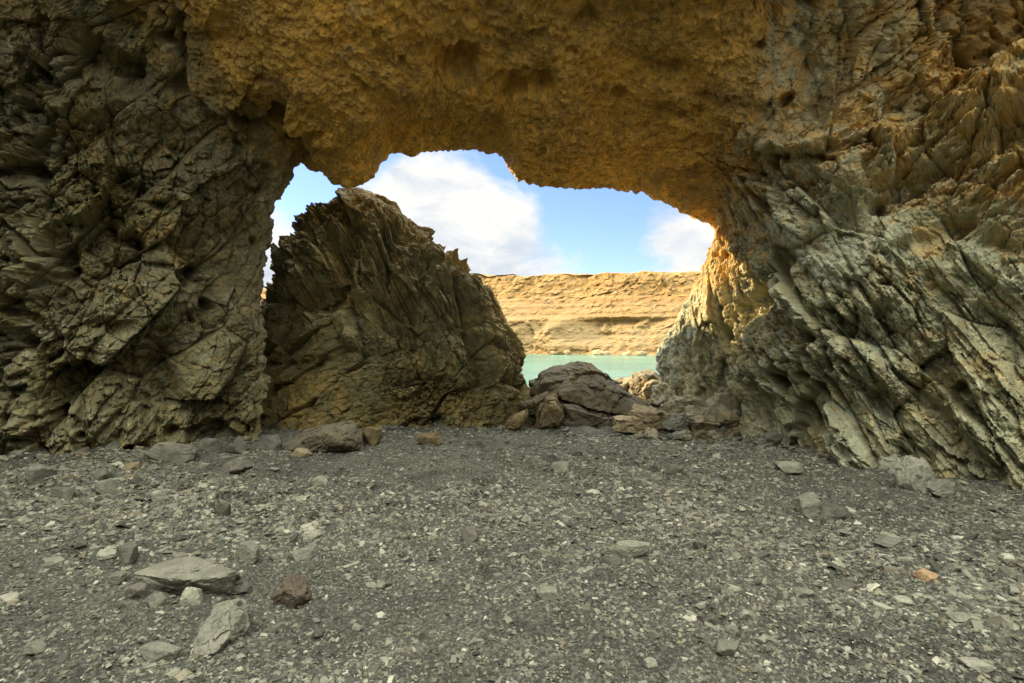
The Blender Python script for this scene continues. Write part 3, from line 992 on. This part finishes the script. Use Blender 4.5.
# ---- scattered small stones, three kinds, each an object
KINDS = [('pale', MS_PALE, 'small pale loose stone scattered on the dark gravel', 'small pale stones scattered over the gravel', 80),
         ('grey', MS_GREY, 'small grey loose stone scattered on the dark gravel', 'small grey stones scattered over the gravel', 90),
         ('dark', MS_DARK, 'small dark loose stone scattered on the gravel', 'small dark stones scattered over the gravel', 70)]
for kname, mat, lb, grp, cnt in KINDS:
    protos = [stone_mesh('small_stone', (1, 0.72, 0.42), 3000 + hash(kname) % 1 + ord(kname[0]) * 11 + k, mat, sub=3, nplanes=10, rough=0.06) for k in range(6)]
    made = 0
    first = None
    while made < cnt:
        d = 2.9 * (9.8 / 2.9) ** random.random() ** 0.9
        px = random.random() * 1040 - 8
        if random.random() < 0.45:
            px = random.random() * 330
        x = (px - 512) / F * d
        if x < -4.2 - max(0, 9.4 - d) * 1.6 or (x > 4.0 and d > 6.3) or x > 5.0:
            continue
        py = 341.5 + EYE * F / d
        if any(abs(px - a) < 22 and abs(py - b) < 14 for a, b in used):
            continue
        hw = min(0.13, 0.022 * math.exp(random.gauss(0, 0.38)) * (d / 3.5) ** 0.7)
        if first is None:
            o = link('small_stone', protos[0], None, label=lb, cat='stone', group=grp)
            first = o
        else:
            o = first.copy()
            COL.objects.link(o)
            o.data = protos[made % 6]
        o.location = (x, d, gz1(x, d) + hw * 0.2)
        o.scale = (hw, hw * random.uniform(0.8, 1.2), hw * random.uniform(0.7, 1.3))
        o.rotation_euler = (random.gauss(0, 0.15), random.gauss(0, 0.15), random.uniform(0, 6.28))
        made += 1

for lb, grp, (xa, ya), (xb, yb), cnt in (
        ('grey broken rock lying along the foot of the left wall', 'broken rocks along the foot of the left wall', (-7.0, 7.55), (-4.3, 9.3), 26),
        ('grey green broken rock lying along the foot of the right wall', 'broken rocks along the foot of the right wall', (5.0, 6.1), (4.0, 9.4), 30)):
    protos = [stone_mesh('broken_rock', (1, 0.75, 0.6), 5000 + k + int(xa) * 13, (MS_GREY, MS_PILE, MS_PALE)[k % 3], sub=4, nplanes=10, rough=0.08) for k in range(6)]
    first = None
    for k in range(cnt):
        f_ = (k + random.random()) / cnt
        x, y = xa + (xb - xa) * f_ + random.gauss(0, 0.10), ya + (yb - ya) * f_ - abs(random.gauss(0, 0.22)) + 0.1
        hw = 0.05 * math.exp(random.gauss(0.1, 0.5))
        if first is None:
            o = first = link('broken_rock', protos[0], None, label=lb, cat='rock', group=grp)
        else:
            o = first.copy(); COL.objects.link(o); o.data = protos[k % 6]
        o.location = (x, y, gz1(x, y) + hw * 0.3)
        o.scale = (hw * random.uniform(.8, 1.5), hw, hw * random.uniform(.7, 1.2))
        o.rotation_euler = (random.gauss(0, .2), random.gauss(0, .2), random.uniform(0, 6.28))

# ------------------------------------------------------------------ sea
m = NT('sea_water')
co = m.obj()
c = m.mix(m.ramp(m.noise(co, 0.035, 4, 0.5), 0.35, 0.65), (0.06, 0.17, 0.13), (0.10, 0.23, 0.18))
m.link(c, m.b.inputs['Base Color'])
m.b.inputs['Roughness'].default_value = 0.18
m.b.inputs['IOR'].default_value = 1.33
mp = m.n('ShaderNodeMapping')
mp.inputs['Scale'].default_value = (0.12, 0.45, 1.0)
m.link(co, mp.inputs[0])
m.link(m.bump(m.noise(mp.outputs[0], 0.9, 5, 0.6), 0.9, 0.5), m.b.inputs['Normal'])
sv = np.array([[-3000, 14, SEA], [3000, 14, SEA], [3000, 6000, SEA], [-3000, 6000, SEA]])
link('sea', mesh_from('sea', sv, np.array([[0, 1, 2, 3]])), m.m, kind='structure')

# ------------------------------------------------------------------ far cliff
NA, NH = 1100, 260
s = np.linspace(-1.25, 2.2, NA)
A0, A1 = np.array([-20.0, 215.0]), np.array([75.0, 165.0])
base = A0[None] + (A1 - A0)[None] * s[:, None]
dirv = (A1 - A0) / np.linalg.norm(A1 - A0)
back = np.array([-dirv[1], dirv[0]])
if back[1] < 0: back = -back
s_top = np.interp(s, [-1.25, -1.0, -0.6, 0.0, 0.2, 0.45, 1.0, 2.2], [46, 44, 36, 29.6, 29.0, 28.0, 25.2, 25])
hk = [0, 0.03, 0.08, 0.14, 0.20, 0.42, 0.46, 0.48, 0.66, 0.69, 0.71, 0.98, 1.0]
rk = [-7, -3, 0.0, 1.5, 4.5, 12.0, 13.5, 15.0, 21.0, 22.5, 23.5, 30.0, 31.0]
nf = NH - 30
tt = np.linspace(0, 1, nf)
hh = np.concatenate([tt, np.ones(30)])
rr = np.concatenate([np.interp(tt, hk, rk), 31 + np.linspace(0.05, 1, 30) ** 2 * 260])
B = np.zeros((NA, NH, 3))
H = s_top[:, None] - SEA + 1.5
B[:, :, 0] = base[:, :1] + back[0] * rr[None]
B[:, :, 1] = base[:, 1:] + back[1] * rr[None]
B[:, :, 2] = SEA - 1.5 + H * hh[None]
bp = B.reshape(-1, 3).astype(np.float32)
hf = np.tile(hh, NA).astype(np.float32)
wv = np.stack([fbm(bp * 0.05 + k, 3, 810 + k) for k in range(3)], 1)
r1, l1, e1 = facet((bp + wv * 2) * np.array([0.16, 0.16, 0.10], np.float32), 820)
r2, l2, e2 = facet((bp + wv * 2) * np.array([0.45, 0.45, 0.35], np.float32), 830)
strat = vnoise(np.stack([bp[:, 0] * 0.01, bp[:, 1] * 0.01, bp[:, 2] * 0.8], 1), 840)
upper = smooth(0.66, 0.72, hf) * smooth(1.001, 0.97, hf)
lower = smooth(0.46, 0.40, hf)
dn = 5.0 * fbm(bp * 0.025, 3, 850) + upper * (0.9 * (r1 - 0.5) + 0.9 * l1 + 0.6 * (r2 - .5) + 0.7 * l2 + 0.6 * fbm(bp * 0.35, 3, 845))
dn += (1 - upper) * (0.45 * strat + 0.35 * (r2 - 0.5) + 0.35 * l2 + 0.5 * fbm(bp * 0.4, 4, 846)) + lower * (5.5 * fbm(bp * np.array([.06, .06, .03], np.float32), 5, 860) + 0.8 * l1)
dn *= smooth(1.3, 0.9, hf) * 1.0
flat = np.tile(np.concatenate([np.zeros(nf), np.ones(30)]), NA)
dn *= (1 - flat)
bp[:, 0] -= back[0] * dn; bp[:, 1] -= back[1] * dn
bp[:, 2] += flat * 0.6 * fbm(bp * 0.04, 3, 870) + 0.5 * fbm(bp * 0.2, 2, 871) * smooth(0.9, 1, hf)
m = NT('far_cliff_rock')
co = m.obj()
h_ = m.val('ADD', m.attr('hf'), m.val('MULTIPLY', m.val('SUBTRACT', m.noise(co, 0.05, 4, 0.6), 0.5), 0.10))
c = m.mix(m.ramp(h_, 0.05, 0.18), (0.227, 0.139, 0.052), (0.185, 0.131, 0.055))
c = m.mix(m.ramp(h_, 0.30, 0.47), c, (0.218, 0.131, 0.043))
c = m.mix(m.ramp(h_, 0.53, 0.57), c, (0.239, 0.147, 0.055))
c = m.mix(m.ramp(h_, 0.60, 0.64), c, (0.227, 0.127, 0.040))
c = m.mix(m.ramp(h_, 0.67, 0.72), c, (0.227, 0.131, 0.035))
c = m.mix(m.ramp(h_, 0.93, 0.98), c, (0.276, 0.151, 0.033))
c = m.mix(m.val('MULTIPLY', m.ramp(m.noise(co, 0.12, 6, 0.7, 0.6), 0.50, 0.66), 0.55), c, (0.143, 0.100, 0.042))
mps = m.n('ShaderNodeMapping')
mps.inputs['Scale'].default_value = (0.02, 0.02, 1.0)
m.link(co, mps.inputs[0])
bands = m.ramp(m.noise(mps.outputs[0], 1.1, 6, 0.75, 0.3), 0.40, 0.62)
c = m.mix(m.val('MULTIPLY', bands, 0.45), c, (0.36, 0.25, 0.11))
n3 = m.noise(co, 0.9, 6, 0.75)
comb = m.n('ShaderNodeCombineColor')
g_ = m.val('ADD', m.val('MULTIPLY', n3, 0.8), 0.6)
for i in range(3): m.link(g_, comb.inputs[i])
c = m.mix(1.0, c, comb.outputs[0], 'MULTIPLY')
m.link(c, m.b.inputs['Base Color'])
m.b.inputs['Roughness'].default_value = 0.95
m.link(m.bump(m.noise(co, 0.8, 6, 0.75), 0.9, 0.8), m.b.inputs['Normal'])
M_CLIFF = m.m
link('cliff', mesh_from('cliff', bp, grid_faces(NA, NH), {'hf': hf}), M_CLIFF, kind='structure')

MS_SHORE = stone_mat('shore_rock', (0.44, 0.31, 0.16), (0.36, 0.27, 0.15), None, 0.95, 0.06)
protos = [stone_mesh('shore_rock', (1, 0.8, 0.75), 4000 + k, MS_SHORE, sub=3, rough=0.12) for k in range(5)]
first = None
for k in range(34):
    t = random.uniform(0.02, 0.98)
    q = A0 + (A1 - A0) * t - back * random.uniform(-1, 7.5)
    r_ = random.uniform(0.7, 1.8) if random.random() < 0.75 else random.uniform(1.6, 2.8)
    if first is None:
        o = first = link('shore_rock', protos[0], None, label='sunlit tan rock on the far shore below the golden cliff', cat='rock', group='rocks on the far shore')
    else:
        o = first.copy(); COL.objects.link(o); o.data = protos[k % 5]
    o.location = (q[0], q[1], SEA + r_ * 0.25)
    o.scale = (r_ * random.uniform(0.9, 1.6), r_, r_ * random.uniform(0.7, 1.1))
    o.rotation_euler = (0, 0, random.uniform(0, 6.28))

# ------------------------------------------------------------------ sky and sun
SUN_EL, SUN_AZ = 24.0, 19.0       # from the left (-x), az degrees toward +y
sdir = Vector((-math.cos(R(SUN_EL)) * math.cos(R(SUN_AZ)), math.cos(R(SUN_EL)) * math.sin(R(SUN_AZ)), math.sin(R(SUN_EL))))
w = bpy.data.worlds.new('World')
scn.world = w
w.use_nodes = True
t = w.node_tree
t.nodes.clear()


class WT(NT):
    def __init__(s, tree):
        s.t = tree


k = WT(t)
out = t.nodes.new('ShaderNodeOutputWorld')
bg = t.nodes.new('ShaderNodeBackground')
t.links.new(bg.outputs[0], out.inputs[0])
sky = t.nodes.new('ShaderNodeTexSky')
sky.sky_type = 'NISHITA'
sky.sun_disc = False
sky.sun_elevation = R(SUN_EL)
# rotation: 0 puts the sun toward +Y, positive turns clockwise seen from above
sky.sun_rotation = math.atan2(sdir.x, sdir.y)
sky.air_density = 1.0
sky.dust_density = 0.3
sky.ozone_density = 3.0
tc = t.nodes.new('ShaderNodeTexCoord').outputs['Generated']
mp = t.nodes.new('ShaderNodeMapping')
mp.inputs['Scale'].default_value = (1, 1, 1.9)
mp.inputs['Location'].default_value = (0.35, 0.1, 0.2)
t.links.new(tc, mp.inputs[0])
nz = k.noise(mp.outputs[0], 3.6, 12, 0.62, 0.45)


def blob(px, py, r0, r1, amt):
    d = Vector(((px - 512) / F, 1.0, -(py - 341.5) / F)).normalized()
    nd = t.nodes.new('ShaderNodeVectorMath')
    nd.operation = 'DISTANCE'
    t.links.new(tc, nd.inputs[0])
    nd.inputs[1].default_value = d
    mr = t.nodes.new('ShaderNodeMapRange')
    mr.interpolation_type = 'SMOOTHSTEP'
    t.links.new(nd.outputs['Value'], mr.inputs[0])
    mr.inputs[1].default_value = r1
    mr.inputs[2].default_value = r0
    return k.val('MULTIPLY', mr.outputs[0], amt)


dens = k.val('ADD', k.val('MULTIPLY', nz, 0.8), k.val('MULTIPLY', k.noise(mp.outputs[0], 11.0, 8, 0.6, 0.2), 0.2))
for b_ in [(430, 225, 0.03, 0.22, 0.26), (500, 250, 0.02, 0.15, 0.16), (690, 245, 0.02, 0.10, 0.22), (275, 255, 0.01, 0.11, 0.24), (570, 255, 0.01, 0.09, 0.14),
           (590, 215, 0.02, 0.13, -0.22), (515, 180, 0.01, 0.07, -0.12), (300, 190, 0.02, 0.1, -0.04)]:
    dens = k.val('ADD', dens, blob(*b_))
# unseen cloud added overhead and behind as fill light for the cave
sepx = t.nodes.new('ShaderNodeSeparateXYZ')
t.links.new(tc, sepx.inputs[0])
over = k.val('MULTIPLY', k.ramp(sepx.outputs[2], 0.32, 0.6), 0.25)
dens = k.val('ADD', dens, over)
behind = k.ramp(sepx.outputs[1], -0.05, -0.45)
dens = k.val('ADD', dens, k.val('MULTIPLY', behind, 0.3))
cl = k.ramp(dens, 0.49, 0.66)
CLOUD = 2.95
STR = 0.10
nz2 = k.noise(mp.outputs[0], 8.0, 8, 0.6, 0.3)
cloudcol = k.mix(k.ramp(nz2, 0.32, 0.62), (CLOUD * 0.70, CLOUD * 0.78, CLOUD * 0.88), (CLOUD * 1.05, CLOUD * 1.04, CLOUD * 1.0))
deck = k.mix(k.ramp(sepx.outputs[2], 0.45, 0.85), (1.0, 1.0, 1.0), (5.8, 5.7, 5.2))   # added overhead cloud, brightened to light the floor from above
deck = k.mix(behind, deck, k.mix(1.0, deck, (1.6, 1.56, 1.43), 'MULTIPLY'))  # unseen cloud bank behind, brightened to light ceiling and walls
cloudcol = k.mix(1.0, cloudcol, deck, 'MULTIPLY')
skyc = k.mix(1.0, sky.outputs[0], (0.72, 0.70, 0.97), 'MULTIPLY')
colr = k.mix(cl, skyc, cloudcol)
t.links.new(colr, bg.inputs[0])
bg.inputs[1].default_value = STR

sun = bpy.data.lights.new('Sun', 'SUN')
sun.energy = 3.2
sun.angle = R(0.5)
sun.color = (1.0, 0.73, 0.39)
so = bpy.data.objects.new('Sun', sun)
so.rotation_euler = sdir.to_track_quat('Z', 'Y').to_euler()
so.location = (-20, 5, 20)
COL.objects.link(so)

# ------------------------------------------------------------------ camera
cam = bpy.data.cameras.new('Camera')
cam.sensor_width = 36.0
cam.lens = F * 36 / 1024
cam.clip_start = 0.05
cam.clip_end = 9000
cobj = bpy.data.objects.new('Camera', cam)
cobj.location = (0, 0, EYE)
cobj.rotation_euler = (R(90), 0, 0)
COL.objects.link(cobj)
scn.camera = cobj

scn.view_settings.view_transform = 'Standard'
scn.view_settings.look = 'None'
scn.view_settings.gamma = 1
scn.view_settings.use_curve_mapping = False
scn.view_settings.exposure = 1.75
cy = scn.cycles
cy.use_denoising = True
cy.max_bounces = 6
cy.diffuse_bounces = 5
cy.glossy_bounces = 2
cy.caustics_reflective = False
cy.caustics_refractive = False
cy.use_adaptive_sampling = True
cy.adaptive_threshold = 0.008
